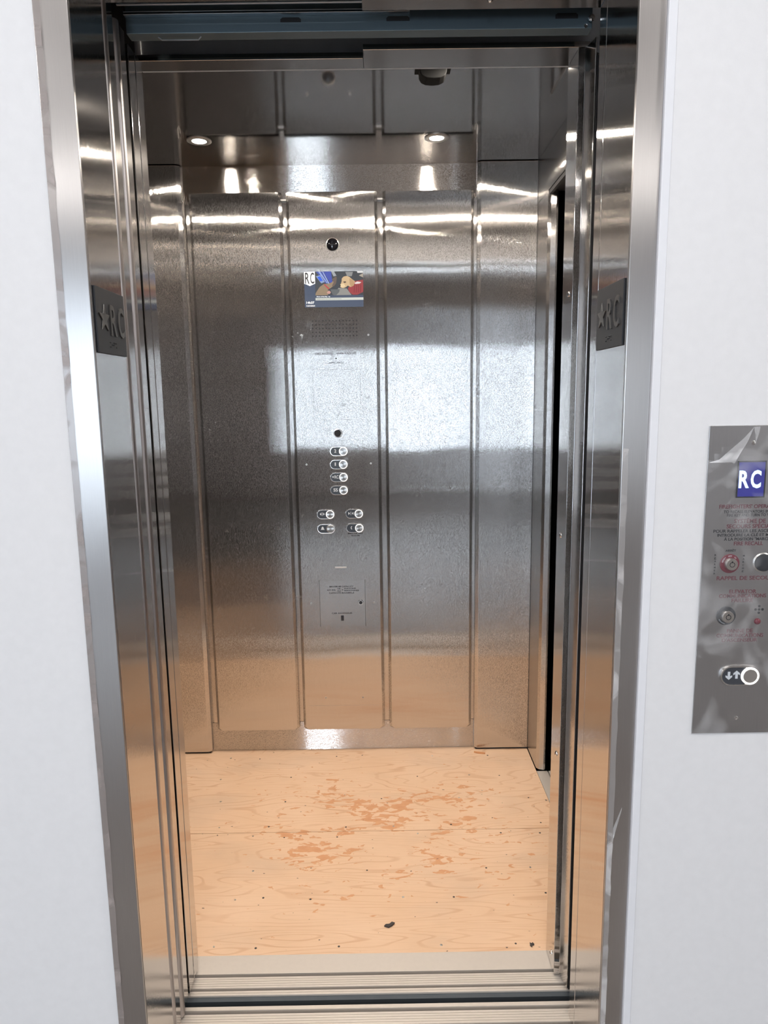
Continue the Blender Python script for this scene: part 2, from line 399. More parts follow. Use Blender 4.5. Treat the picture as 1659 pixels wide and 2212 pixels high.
# faces towards the viewer
B('frame_face', 'frame', (-.5235, XL-.0005, 0, .0055, 0, HZ+.05), parent=fr, bevel=.0012)
B('frame_face', 'frame', (XR+.0005, .4505, 0, .0055, 0, HZ+.05), parent=fr, bevel=.0012)
B('frame_head', 'frame', (XL, XR, 0, .0055, HZ, HZ+.05), parent=fr, bevel=.0012)
B('jamb_return', 'jamb', (XL-.012, XL, .0057, JD, 0, HZ), parent=fr)
B('jamb_return', 'jamb', (XR, XR+.012, .0057, .161, 0, HZ), parent=fr)
B('strike_column', 'jamb', (XR, XR+.012, .1635, .2035, 0, HZ), parent=fr, bevel=.0012)
bm = bmesh.new(); bx(bm, XL, -.0215, .0057, .168, HZ, HZ+.01); bx(bm, -.0215, XR, .0057, .2035, HZ, HZ+.01)
obj('head_soffit', bm, 'soffit', fr)
bm = bmesh.new(); lathe(bm, (.203, .17, HZ), (0, 0, -1), [(.0055, 0), (.0055, .004), (.004, .006), (.002, .007)], 6)
obj('bolt', bm, 'chrome', fr)
# protective film left on the frame: ragged strips
def ragged(x0, x1, z0, z1, y, amp, n=60, side=1):
    bm = bmesh.new(); prev = None
    for k in range(n+1):
        z = z0+(z1-z0)*k/n; j = random.uniform(-amp, amp)*(1 if k % 3 else .3)
        a = bm.verts.new((x0, y, z)); b = bm.verts.new((x1+j*side, y-.0006-abs(j)*.3, z))
        a2 = bm.verts.new((x0, y-.0002, z)); b2 = bm.verts.new((x1+j*side, y-.0009-abs(j)*.3, z))
        if prev:
            bm.faces.new((prev[0], prev[1], b, a)); bm.faces.new((prev[2], a2, b2, prev[3]))
        prev = (a, b, a2, b2)
    return bm
obj('film_strip', ragged(-.5225, -.511, .0, HZ, -.0005, .0012), film('edge_film_left', .55, (.50, .44, .42), 1.1), fr, 'ragged strip of protective film')
obj('film_strip', ragged(.4085, .418, .0, 1.30, -.0005, .0012), film('edge_film_right', .25, (.82, .80, .80)), fr, 'peeling edge of clear film')
bm = bmesh.new()
v = [bm.verts.new(p) for p in ((.418, -.0012, .60), (.432, -.004, .645), (.4315, -.004, .638), (.4185, -.0015, .575))]
bm.faces.new(v); obj('film_fold', bm, 'filmfold', fr, 'creased flap of film')

# level plates on the jambs
def level_plate(side, label):
    x = XL if side < 0 else XR
    n = 1 if side < 0 else -1                     # face normal +X / -X
    y0, y1 = (.012, .143) if side < 0 else (.013, .153)
    yc = (y0+y1)/2; hw = (y1-y0)/2; hz = .054; zc = 1.5255
    pl = lambda a, b, d: (x+n*(.003+d), yc+n*a, zc+b)     # a grows towards the reader's right
    t = thing('level_plate', label, 'sign', (x, yc, zc), 'tactile level plates on the jambs')
    bm = bmesh.new(); loft(bm, [[(x+n*.0003, yc+a, zc+b) for a, b in rrect(hw, hz, .001)], [(x+n*.003, yc+a, zc+b) for a, b in rrect(hw, hz, .001)]])
    obj('plate', bm, 'plate', t, bevel=.0003)
    bm = bmesh.new(); flat_poly(bm, star(-hw+.031, .004, .0240, 1.0), pl, 0, .0022); obj('star', bm, 'raised', t, bevel=.0004)
    bm = bmesh.new(); text(bm, 'R', .027, .052, .0055, .004, pl, .0022); obj('letter', bm, 'raised', t)
    bm = bmesh.new(); text(bm, 'C', .027, .053, .0415, .004, pl, .0022); obj('letter', bm, 'raised', t)
    cells = [(1, 0, 1, 1, 0, 1), (0, 1, 0, 0, 1, 0), (1, 1, 0, 1, 0, 0), (1, 0, 0, 1, 0, 1)]
    bm = bmesh.new()
    for ci, cell in enumerate(cells):
        for k, on in enumerate(cell):
            if on:
                a = -.014+ci*.0085+(k//3)*.0032; b = -.034-(k % 3)*.0036
                lathe(bm, pl(a, b, 0), (n, 0, 0), [(.0014, 0), (.0012, .0008), (.0005, .0012)], 8)
    obj('braille', bm, 'plate', t)
level_plate(-1, 'dark grey star RC level plate with braille on the left steel jamb')
level_plate(1, 'dark grey star RC level plate with braille on the right steel jamb')

# ------------------------------------------------------------------ sliding doors (open, stacked to the left)
def door_panel(y0, y1, label, nose, grp, top):
    t = thing('sliding_door_panel', label, 'elevator door', (-.70, (y0+y1)/2, .006), grp)
    x = -.4705
    if nose:
        bm = bmesh.new(); bx(bm, -.93, x, y0+.024, y1, .006, top); obj('leading_edge', bm, 'door', t)
        bm = bmesh.new(); rr = .0118; cy = y0+rr
        pts = [(-.93, y0)]+[(x-.0075+rr*math.cos(a)*.95, cy+rr*math.sin(a)) for a in [-PI/2+PI*k/14 for k in range(15)]]+[(-.93, y0+2*rr)]
        prism(bm, pts, .006, top); obj('rolled_nose', bm, 'edge', t, smooth=True)
    else:
        bm = bmesh.new(); bx(bm, -.93, x, y0, y1, .006, top); obj('leading_edge', bm, 'door', t, bevel=.001)
    return t
door_panel(.149, .201, 'landing door panel nearest the viewer, parked left behind the left jamb', True, 'stacked sliding door panels', HZ+.06)
door_panel(.2095, .262, 'second landing door panel, parked just behind the nearest one', True, 'stacked sliding door panels', HZ-.002)
door_panel(.277, .3145, 'flat-edged car door panel right behind the two landing panels', False, 'stacked sliding door panels', 2.063)
door_panel(.318, .352, 'innermost car door panel at the far end of the left stack', False, 'stacked sliding door panels', 2.063)

# ------------------------------------------------------------------ sills
def sill(name, label, y0, y1, grooves, steps, x0, x1):
    t = thing(name, label, 'door sill', ((x0+x1)/2, (y0+y1)/2, 0))
    bm = bmesh.new(); ztop = 0.0
    segs = []; y = y0
    for g0, g1 in grooves: segs.append((y, g0)); y = g1
    segs.append((y, y1))
    bx(bm, x0, x1, y0, y1, -.03, -.013)
    for a, b in segs:
        bx(bm, x0, x1, a, b, -.013, -.0012)
    obj('sill_body', bm, 'alu', t)
    bm = bmesh.new()
    for a, b in segs:
        rib = .0058
        if b > a+.01 and (a, b) not in steps:
            n = max(1, int((b-a)/rib)); wd = (b-a)/n
            for k in range(n): bx(bm, x0, x1, a+k*wd+.0004, a+(k+1)*wd-.0007, -.0012, ztop)
        else: bx(bm, x0, x1, a, b, -.0012, ztop)
    obj('tread_ribs', bm, 'alu', t)
    bm = bmesh.new()
    for g0, g1 in grooves: bx(bm, x0, x1, g0, g1, -.0128, -.0118)
    obj('guide_groove', bm, 'groove', t, 'dark guide groove')
    return t
sill('landing_sill', 'ribbed aluminium threshold on the lobby side of the dark gap', .06, .245, [(.1815, .1905), (.2245, .234)], [], XL-.5, XR+.03)
sill('car_sill', 'ribbed aluminium threshold of the car in front of the plywood floor', .275, .3965, [(.2885, .296), (.329, .338)], [(.338, .3965)], -.93, .45)
struct(B('trim_2', plain('hall_tile', (.30, .28, .26), .5), (-.52, .45, 0.0, .0595, -.03, -.0012)))
# sill brackets seen in the gap
tag(B('sill_bracket', 'deepblue', (-1.0, .45, .262, .2745, -.05, -.004), (-1.0, .45, .252, .262, -.06, -.03)), 'dark steel bracket line down in the gap between the two thresholds', 'bracket')

# ------------------------------------------------------------------ door gear above the opening
g = thing('door_hanger_header', 'blue-grey steel door gear channel above the elevator opening', 'door gear', (0, .25, 2.1))
HOLES = [(-.174, -.136, 2.0785, 2.0865), (.022, .065, 2.0785, 2.0865), (.335, .377, 2.0790, 2.0880)]
bm = bmesh.new(); bx(bm, -.46, .404, .2425, .27, 2.0625, 2.20); obj('channel', bm, 'blue', g, bevel=.001)
for x0, x1, z0, z1 in HOLES:
    bm = bmesh.new(); prismY(bm, [(x0, z0), (x1, z0), (x1, z1-.003), (x1-.004, z1), (x0+.004, z1), (x0, z1-.003)], .2415, .2428)
    obj('slot', bm, 'black', g, 'black slot')
B('track_lip', 'zinc', (-.46, .065, .231, .2424, 2.0935, 2.0955), (-.46, .065, .231, .2424, 2.0895, 2.0905), parent=g, bevel=.0003)
B('upper_flange', 'zinc', (-.46, -.0215, .196, .2, 2.088, 2.094), parent=g, bevel=.0005)
bm = bmesh.new(); tube(bm, [(-.405, .256, 2.063), (-.398, .256, 2.0575), (-.33, .256, 2.0575), (-.325, .256, 2.063)], .0013); obj('wire_clip', bm, 'zinc', g, smooth=True)
bm = bmesh.new(); lathe(bm, (.40, .236, 2.076), (0, -1, 0), [(.006, 0), (.006, .003), (.003, .004)], 8); lathe(bm, (.392, .2422, 2.066), (0, -1, 0), [(.0035, 0), (.0035, .0005)], 12)
obj('bolt', bm, 'chrome', g)

# ------------------------------------------------------------------ the elevator car
XW0, XW1, YB, YR, ZC = -.905, .567, 1.4324, 1.457, 2.205
# floor boards
def ply(name, y0, y1, m, label, spots):
    t = thing(name, label, 'plywood sheet', ((XW0+XW1)/2, (y0+y1)/2, 0), 'plywood floor sheets')
    B('sheet', m, (XW0, XW1-.001, y0, y1, -.016, 0), parent=t)
    for (x, y, kind) in spots:
        bm = bmesh.new(); rr = random.uniform(.0026, .0036)
        if kind: lathe(bm, (x, y, 0), (0, 0, 1), [(rr, 0), (rr, .0006), (rr*.5, .0008)], 10); s = obj('screw', bm, 'satin', t)
        else: lathe(bm, (x, y, 0), (0, 0, 1), [(rr, 0), (rr*.9, .0004)], 8); s = obj('screw', bm, 'grime', t)
    return t
def row(y, xs, k=0): return [(x+random.uniform(-.012, .012), y+random.uniform(-.006, .006), (i+k) % 3 == 0) for i, x in enumerate(xs)]
ply('plywood_sheet', .3965, .9075, 'ply1', 'front plywood sheet of the car floor, between ribbed sill and seam',
    row(.425, (-.44, -.33, -.12, .14, .34))+row(.60, (-.42, -.34, -.22, .05, .19, .44))+row(.72, (-.40, -.05, .3, .42))+row(.885, (-.42, -.33, -.16, .1, .36, .50)))
ply('plywood_sheet', .9095, YR, 'ply2', 'back plywood sheet of the car floor, between seam and rear wall',
    row(.935, (-.55, -.40, -.13, .03, .22, .50))+row(1.09, (-.58, -.36, -.02, .25, .5))+row(1.24, (-.62, -.36, .12, .30, .43))+row(1.39, (-.6, -.5, -.2, .18, .4)))
# ceiling
ct = thing('car_ceiling', 'polished steel ceiling sheet of the elevator car mirroring the rear wall', 'elevator ceiling', ((XW0+XW1)/2, .9, ZC))
B('ceiling_sheet', 'ceil', (XW0-.01, XW1+.01, .39, YR+.01, ZC, ZC+.015), parent=ct)
def downlight(x, y, label):
    t = thing('downlight', label, 'downlight', (x, y, ZC), 'car ceiling downlights')
    bm = bmesh.new(); n = 40
    prof = [(.0385, 0), (.0385, .002), (.036, .0032), (.025, .0032), (.0225, -.001+.003), (.0225, .0008)]
    rings = [[(x+rr*math.cos(2*PI*i/n), y+rr*math.sin(2*PI*i/n), ZC-h) for i in range(n)] for rr, h in prof]
    loft(bm, rings, False); obj('trim_ring', bm, 'satin', t, smooth=True)
    bm = bmesh.new(); lathe(bm, (x, y, ZC-.0008), (0, 0, -1), [(.0225, 0), (.0225, .0006), (.012, .0012)], 32)
    obj('lens', bm, plain('lamp_lens', (1, 1, 1), .4, emis=(1, .93, .82), es=60), t, 'glowing lens')
    l = bpy.data.lights.new('downlight_light', 'AREA'); l.shape = 'DISK'; l.size = .045; l.energy = LAMP_W; l.color = (1, .90, .78)
    lo = bpy.data.objects.new('downlight_light', l); C.objects.link(lo); lo.parent = t; lo.location = (0, 0, -.0045)
downlight(-.562, 1.207, 'lit round downlight at the back left of the steel ceiling')
downlight(.192, 1.207, 'lit round downlight at the back right of the steel ceiling')
downlight(-.562, .680, 'front left ceiling downlight, mostly hidden behind the door header')
downlight(.236, .672, 'front right ceiling downlight, mostly hidden behind the door header')

# rear wall: recess sheet, reveal strips, side panels
rw = thing('rear_wall', 'recessed brushed steel rear wall sheet of the car behind the hung panels', 'elevator wall', (-.16, YR, 0))
B('recess_sheet', 'recess', (-.70, .368, YR, YR+.012, 0, ZC), parent=rw)
# vertical reveal strips between the panels
for x in (-.668, -.331, .0095, .3445):
    B('reveal_strip', 'side', (x-.0125, x+.0125, YR-.004, YR-.0002, .122, 2.087), parent=rw)
B('kick_plate', 'recess', (-.688, .3535, YR-.003, YR-.0003, .004, .120), parent=rw)
def rear_side(x_in, x_out, s, label):
    t = thing('rear_side_panel', label, 'wall panel', ((x_in+x_out)/2, YB, 0), 'flanking panels of the rear wall')
    bm = bmesh.new(); prism(bm, [(x_out, YB-.0005), (x_in+s*.013, YB-.0005), (x_in, YB+.008), (x_in, YR+.005), (x_out, YR+.005)], .008, ZC-.002)
    obj('panel', bm, 'side', t, bevel=.0012)
    B('toe_gap_strip', 'black', (min(x_in+s*.006, x_out), max(x_in+s*.006, x_out), YB+.006, YR, 0, .009), parent=t)  # black strip put in for the dark gap under the panel
    bm = bmesh.new(); tube(bm, [(x_in-s*.002, YB+.01, 2.115), (x_in-s*.003, YB+.002, 2.088), (x_in-s*.006, YB-.001, 2.083), (x_in-s*.009, YB+.002, 2.087), (x_in-s*.0095, YB+.01, 2.10)], .0011)
    obj('wire_hook', bm, 'satin', t, smooth=True)
rear_side(-.690, XW0, -1, 'tall fixed steel panel left of the hung panels, partly behind the stacked doors')
rear_side(.354, XW1, 1, 'tall fixed steel panel between the right hung panel and the car corner')

# hung panels
ZT, ZB = 2.110, .0965
def panel_bm(x0, x1):
    ch = .010; cut = .010
    def out(e, y):
        return [(x0-e, y, ZT), (x0-e, y, ZB+cut-e*.4), (x0+cut-e*.6, y, ZB-e*.2), (x1-cut+e*.6, y, ZB-e*.2), (x1+e, y, ZB+cut-e*.4), (x1+e, y, ZT)]
    bm = bmesh.new(); loft(bm, [out(0, YB), out(ch, YB+.009), out(ch, YR-.005)]); return bm
PX = [(-.6548, -.3480), (-.3120, -.0105), (.0290, .3320)]
labs = ['hung brushed steel wall panel left of the button panel', None, 'hung brushed steel wall panel right of the button panel']
for i, (a, b) in enumerate(PX):
    if i == 1: continue
    o = obj('hung_panel', panel_bm(a, b), 'panel' if i == 0 else 'panel3', bevel=.0009)
    tag(o, labs[i], 'wall panel', 'plain hung panels of the rear wall')
    o.location = (0, 0, 0)

# ---- control panel (middle hung panel)
cp = thing('control_panel', 'middle steel panel with screen, speaker holes and call buttons', 'elevator control panel', (-.16, YB, ZB))
obj('panel', panel_bm(*PX[1]), 'panel2', cp, bevel=.0009)
for x in (-.331, .0095):
    B('hanging_rail', 'satin', (x-.009, x+.009, YR-.018, YR-.006, 2.083, 2.088), parent=cp, label='small hanging rail')
F = front(YB)
CX = -.158
# camera
bm = bmesh.new(); lathe(bm, (-.161, YB, 1.932), (0, -1, 0), [(.0232, 0), (.0232, .0015), (.0215, .0022)]); cmr = obj('camera_window', bm, 'satin', cp)
bm = bmesh.new(); lathe(bm, (-.161, YB-.0015, 1.932), (0, -1, 0), [(.0218, 0), (.0212, .0022), (.018, .0045), (.010, .0062), (.003, .0068)]); obj('dome', bm, 'glass', cmr, smooth=True)
# screws
sc = [(-.277, .614), (-.035, .614), (-.278, 1.150), (-.038, 1.151), (-.282, 1.620), (-.039, 1.618), (-.235, 1.983), (-.088, 1.983), (-.231, .229), (-.085, .228)]
for x, z in sc:
    bm = bmesh.new(); lathe(bm, (x, YB, z), (0, -1, 0), [(.0034, 0), (.0034, .0004), (.0028, .0008)], 14); s = obj('screw', bm, 'satin', cp)
    bm = bmesh.new(); lathe(bm, (x, YB-.0008, z), (0, -1, 0), [(.0018, 0), (.0018, .0002)], 6); obj('socket', bm, 'ink', s)
# speaker holes 14 x 5
bm = bmesh.new()
for i in range(14):
    for j in range(5):
        lathe(bm, (-.240+i*(.159/13), YB, 1.669-j*(.0132)), (0, -1, 0), [(.0025, 0), (.0025, .0002)], 10)
obj('speaker_grille', bm, 'black', cp, 'rows of small black speaker holes')
bm = bmesh.new(); lathe(bm, (-.159, YB, 1.572), (0, -1, 0), [(.0015, 0), (.0015, .0003)], 10); obj('indicator_hole', bm, 'black', cp)
bm = bmesh.new(); lathe(bm, (-.158, YB, 1.536), (0, -1, 0), [(.0028, 0), (.0028, .0005)], 14)
obj('indicator_hole', bm, 'black', cp)
# lettering
line('lettering', 'ink', cp, 'CALL RECEIVED - WHEN FLASHING', .149, .0074, -.159, 1.5535, F)
line('lettering', 'ink', cp, 'APPEL REÇU', .054, .0078, -.158, 1.5200, F)
line('lettering', 'ink', cp, 'PUSH FOR HELP', .055, .005, -.101, .886, F); line('lettering', 'ink', cp, 'SECOURS', .032, .005, -.101, .878, F)
# engraved square hairline
def outline(bm, x0, x1, z0, z1, w_, sides='LRTB'):
    if 'T' in sides: flat_poly(bm, [(x0, z1-w_), (x1, z1-w_), (x1, z1), (x0, z1)], F, 0, .00015)
    if 'B' in sides: flat_poly(bm, [(x0, z0), (x1, z0), (x1, z0+w_), (x0, z0+w_)], F, 0, .00015)
    if 'L' in sides: flat_poly(bm, [(x0, z0), (x0+w_, z0), (x0+w_, z1), (x0, z1)], F, 0, .00015)
    if 'R' in sides: flat_poly(bm, [(x1-w_, z0), (x1, z0), (x1, z1), (x1-w_, z1)], F, 0, .00015)
bm = bmesh.new(); outline(bm, -.246, -.071, 1.314, 1.497, .0006); obj('cover_seam', bm, plain('hairline', (.12, .11, .10), .5), cp)
bm = bmesh.new(); outline(bm, -.298, -.024, .1960, .1966, .0006, 'T'); obj('cover_seam', bm, plain('hairline2', (.35, .28, .22), .4), cp)
# round key hole
bm = bmesh.new(); loft(bm, [[(-.158+rr*math.cos(2*PI*i/28), YB-h, 1.265+rr*math.sin(2*PI*i/28)) for i in range(28)] for rr, h in ((.0165, 0), (.0165, .001), (.0135, .0012), (.013, 0))], False)
kh = obj('key_hole', bm, 'chrome', cp, smooth=True)
bm = bmesh.new(); lathe(bm, (-.1595, YB, 1.265), (0, -1, 0), [(.0132, 0), (.0132, .0003)]); obj('opening', bm, 'black', kh)
# buttons
def button(x, z, marks, lit=True):
    hw, hh = .0345, .0185
    bm = bmesh.new(); st = stadium(hw, hh); st2 = stadium(hw-.003, hh-.003)
    loft(bm, [[F(x+a, z+b, 0) for a, b in st], [F(x+a, z+b, .0022) for a, b in st], [F(x+a, z+b, .0045) for a, b in stadium(hw-.0015, hh-.0015)], [F(x+a, z+b, .0045) for a, b in st2], [F(x+a, z+b, .0030) for a, b in st2]])
    h = obj('button_housing', bm, 'chrome', cp, smooth=True)
    bm = bmesh.new(); flat_poly(bm, [(x+a, z+b) for a, b in st2], F, .0030, .0034); obj('face_insert', bm, 'btnface', h)
    bxx = x+.0160; n = 32
    bm = bmesh.new(); loft(bm, [[F(bxx+rr*math.cos(2*PI*i/n), z+rr*math.sin(2*PI*i/n), d) for i in range(n)] for rr, d in ((.0158, .003), (.0156, .0052), (.0138, .0056), (.0136, .0040))], False)
    obj('halo_ring', bm, 'glow' if lit else 'ringoff', h, smooth=True)
    bm = bmesh.new(); lathe(bm, (bxx, YB-.003, z), (0, -1, 0), [(.0136, 0), (.0136, .0020), (.0128, .0028)]); obj('push_cap', bm, 'capm', h)
    bm = bmesh.new()
    for mk in marks: mk(bm, x-.0135, z+.0015)
    obj('symbol', bm, 'mark', h)
def capm():
    m, N, L, p = mat('spun_cap'); p.inputs['Metallic'].default_value = 1; p.inputs['Base Color'].default_value = (.42, .41, .40, 1); p.inputs['Roughness'].default_value = .3
    ta = N.new('ShaderNodeTangent'); ta.direction_type = 'RADIAL'; ta.axis = 'Y'; L.new(ta.outputs[0], p.inputs['Tangent']); p.inputs['Anisotropic'].default_value = .9
    return m
M_['capm'] = capm()
FB = lambda a, b, d: F(a, b, .0034+d)
def tx(s, w_, h_): return lambda bm, x, z: text(bm, s, w_, h_, x, z, FB, .0004, .02)
def tri(dx, s): return lambda bm, x, z: flat_poly(bm, [(x+dx-s*.003, z+.0055), (x+dx-s*.003, z-.0055), (x+dx+s*.003, z)], FB, 0, .0004)
def bar(bm, x, z): flat_poly(bm, [(x-.0007, z-.0065), (x+.0007, z-.0065), (x+.0007, z+.0065), (x-.0007, z+.0065)], FB, 0, .0004)
def starm(bm, x, z): flat_poly(bm, star(x-.0095, z, .0046), FB, 0, .0004)
def bell(bm, x, z): flat_poly(bm, [(x-.0075, z-.005), (x+.0075, z-.005), (x+.005, z-.002), (x+.0035, z+.004), (x+.001, z+.007), (x-.001, z+.007), (x-.0035, z+.004), (x-.005, z-.002)], FB, 0, .0004)
def phone(bm, x, z):
    o_ = [(x+.003-.0055*math.cos(a), z+.007*math.sin(a)) for a in [-1.2+2.4*k/10 for k in range(11)]]
    i_ = [(x+.0045-.0045*math.cos(a), z+.0052*math.sin(a)) for a in [1.2-2.4*k/10 for k in range(11)]]
    flat_poly(bm, o_+i_, FB, 0, .0004)
button(-.156, 1.198, [tx('2', .0075, .0125)]); button(-.157, 1.149, [tx('1', .0045, .0125)])
button(-.157, 1.101, [starm, lambda bm, x, z: text(bm, 'RC', .0150, .0125, x+.0035, z, FB, .0004, .01)])
button(-.158, 1.052, [tx('SS', .0165, .0125)])
button(-.211, .961, [tri(-.0065, -1), bar, tri(.0065, 1)]); button(-.103, .962, [tri(-.0065, 1), bar, tri(.0065, -1)])
button(-.211, .906, [bell], False); button(-.102, .907, [phone])
# small label
B('asset_label', plain('grey_label', (.55, .55, .56), .4), (-.1825, -.1375, YB-.0005, YB, .752, .758), parent=cp, label='small grey sticker')
# service door
bm = bmesh.new(); flat_poly(bm, rrect(.0865, .0910, .001), lambda a, b, d: F(a-.1560, b+.6130, d), 0, .0004)
sd = obj('service_door', bm, 'panel2', cp)
M_['gap'] = plain('gap_dark', (.05, .045, .04), .6)
for sde in 'LR':
    bm = bmesh.new(); outline(bm, -.2440, -.0680, .5205, .7055, .0011, sde); obj('door_gap', bm, 'gap', sd)
F2 = lambda a, b, d: F(a, b, .0004+d)
line('lettering', 'ink', sd, 'MAXIMUM CAPACITY', .092, .0060, -.159, .6795, F2); line('lettering', 'ink', sd, 'OR', .0125, .0055, -.169, .6715, F2); line('lettering', 'ink', sd, 'PERSONS', .044, .0055, -.1265, .6715, F2)
line('lettering', 'ink', sd, '635 KG', .031, .0055, -.198, .6665, F2); line('lettering', 'ink', sd, '8', .0040, .0055, -.1555, .6665, F2); line('lettering', 'ink', sd, 'OU', .0125, .0055, -.169, .6625, F2); line('lettering', 'ink', sd, 'PERSONNES', .056, .0055, -.1205, .6635, F2)
line('lettering', 'ink', sd, 'CAPACITÉ MAXIMALE', .096, .0070, -.159, .6550, F2)
line('lettering', 'ink', sd, 'CAR ASCENSEUR', .078, .0058, -.159, .5735, F2); line('lettering', 'ink', sd, '1', .0105, .021, -.158, .5540, F2, bold=.03)
bm = bmesh.new(); lathe(bm, (-.086, YB-.0004, .616), (0, -1, 0), [(.0105, 0), (.0105, .0012), (.0088, .0045), (.0080, .0045)]); obj('lock', bm, 'chrome', sd, smooth=True)
bm = bmesh.new(); lathe(bm, (-.086, YB-.0049, .616), (0, -1, 0), [(.0066, 0), (.0066, .0003)], 20); obj('lock_core', bm, 'ink', sd)

# ---- screen
X0, X1, Z0, Z1 = -.2655, -.0545, 1.7165, 1.8400
scn = B('display', 'navy', (X0, X1, YB-.0018, YB, Z0, Z1), parent=cp, label='small colour display showing a picture of two dogs', bevel=.0004)
W_, H_ = X1-X0, Z1-Z0
def sp_(pts): return [(X0+W_*(a-.0)/1.0, Z1-H_*b) for a, b in pts]
def layer(name, pts, m, d, parent=scn):
    bm = bmesh.new(); flat_poly(bm, sp_(pts), F, .0018+d-.0001, .0018+d); return obj(name, bm, m, parent)
# picture coordinates as fractions of the display (from its top left corner)
pic = layer('picture', [(.185, 0), (1, .0), (1, .665), (.185, .665)], scr('pic_dark', (.045, .05, .06)), .0002)
def pl_(pts, c, d=.0004, k=.55):
    bm = bmesh.new(); flat_poly(bm, sp_(pts), F, .0018+d-.0001, .0018+d)
    o = obj('picture_patch', bm, scr('pic_colour', c, k), scn); return o
pl_([(.20, .0), (.31, .0), (.42, .33), (.36, .33)], (.05, .08, .35)); pl_([(.33, .0), (.46, .0), (.48, .30), (.44, .33)], (.05, .08, .42))
pl_([(.24, .0), (.275, .0), (.40, .33), (.385, .33)], (.30, .40, .75), .0005); pl_([(.31, .0), (.325, .0), (.43, .34), (.41, .34)], (.35, .45, .8), .0005)
pl_([(.20, .13), (.28, .10), (.35, .29), (.29, .33)], (.25, .35, .6), .0006); pl_([(.225, .15), (.275, .13), (.32, .26), (.27, .27)], (.03, .12, .8), .0007)
pl_([(.46, 0), (.51, 0), (.55, .12), (.50, .14)], (.35, .38, .42), .0005); pl_([(.70, .02), (.83, .02), (.81, .14), (.73, .14)], (.25, .26, .27), .0005)
pl_([(.90, .0), (1, .0), (1, .05), (.905, .05)], (.7, .72, .74), .0006); pl_([(.93, .12), (1, .06), (1, .18)], (.4, .36, .3), .0005)
pl_([(.50, .665), (.58, .46), (.72, .48), (.80, .665)], (.28, .28, .27), .0005); pl_([(.44, .50), (.60, .50), (.59, .58), (.54, .66), (.48, .66)], (.12, .13, .14), .0006)
# left dog: grey brown, muzzle up to the right
pl_([(.185, .665), (.19, .60), (.26, .43), (.33, .35), (.42, .34), (.47, .30), (.52, .20), (.535, .24), (.52, .32), (.50, .40), (.45, .46), (.40, .50), (.41, .58), (.40, .665)], (.30, .22, .14), .0008)
pl_([(.47, .22), (.54, .14), (.555, .18), (.54, .34), (.50, .42), (.47, .40), (.50, .30)], (.14, .10, .08), .0009)
pl_([(.33, .365), (.35, .355), (.43, .48), (.41, .50)], (.5, .05, .06), .0010); pl_([(.38, .58), (.42, .53), (.45, .58), (.43, .63), (.39, .62)], (.6, .32, .28), .0010)
# right dog: curly tan head, red jumper
pl_([(.80, .33), (.86, .28), (.93, .26), (1, .24), (1, .58), (.90, .66), (.82, .66), (.76, .58), (.74, .48)], (.33, .045, .05), .0008)
pl_([(.85, .33), (.90, .29), (.97, .31), (.94, .35), (.87, .36)], (.75, .7, .7), .0010)
for k in range(4): pl_([(.85+k*.035, .38), (.86+k*.035, .38), (.85+k*.035, .60), (.838+k*.035, .60)], (.20, .02, .03), .0010)
pl_([(.60, .42), (.62, .36), (.635, .28), (.64, .20), (.67, .15), (.72, .13), (.77, .16), (.81, .22), (.86, .28), (.85, .36), (.82, .42), (.78, .44), (.74, .40), (.71, .44), (.67, .47), (.63, .46)], (.62, .45, .26), .0009)
pl_([(.77, .20), (.82, .24), (.86, .31), (.84, .40), (.80, .44), (.77, .36)], (.48, .31, .16), .0011)
pl_([(.66, .29), (.70, .28), (.715, .31), (.68, .33)], (.10, .06, .04), .0012); pl_([(.595, .38), (.615, .37), (.62, .42), (.60, .43)], (.05, .04, .04), .0012); pl_([(.61, .36), (.67, .34), (.70, .42), (.65, .46), (.61, .43)], (.78, .62, .38), .0011)
layer('text_band', [(.185, .735), (1, .735), (1, .805), (.185, .805)], scr('pic_band', (.62, .66, .62)), .0003)
bm = bmesh.new()
flat_poly(bm, sp_([(.0, .0), (.185, .0), (.185, .335), (.16, .35), (.095, .40), (.03, .35), (.0, .335)]), F, .0019, .0020)
obj('logo_field', bm, 'white', scn)
FS = lambda a, b, d: F(a, b, .0020+d)
line('logo_letters', 'ink', scn, 'R', W_*.074, H_*.31, X0+W_*.053, Z1-H_*.18, FS, .0002); line('logo_letters', 'ink', scn, 'C', W_*.068, H_*.31, X0+W_*.138, Z1-H_*.18, FS, .0002)
line('screen_text', 'white', scn, '14h37', W_*.135, H_*.065, X0+W_*.095, Z1-H_*.865, FS, .0002, .03); line('screen_text', 'white', scn, '12/3/2024', W_*.145, H_*.045, X0+W_*.10, Z1-H_*.955, FS, .0002)
line('screen_text', 'white', scn, 'Photo of the Day - by', W_*.23, H_*.036, X0+W_*.32, Z1-H_*.705, FS, .0002, .03)
bm = bmesh.new(); xq = .205
while xq < .63:
    wq = random.uniform(.01, .03); flat_poly(bm, sp_([(xq, .764), (xq+wq, .764), (xq+wq, .778), (xq, .778)]), F, .0021, .0022); xq += wq+.006
obj('caption_line', bm, scr('pic_grey', (.25, .26, .27)), scn)

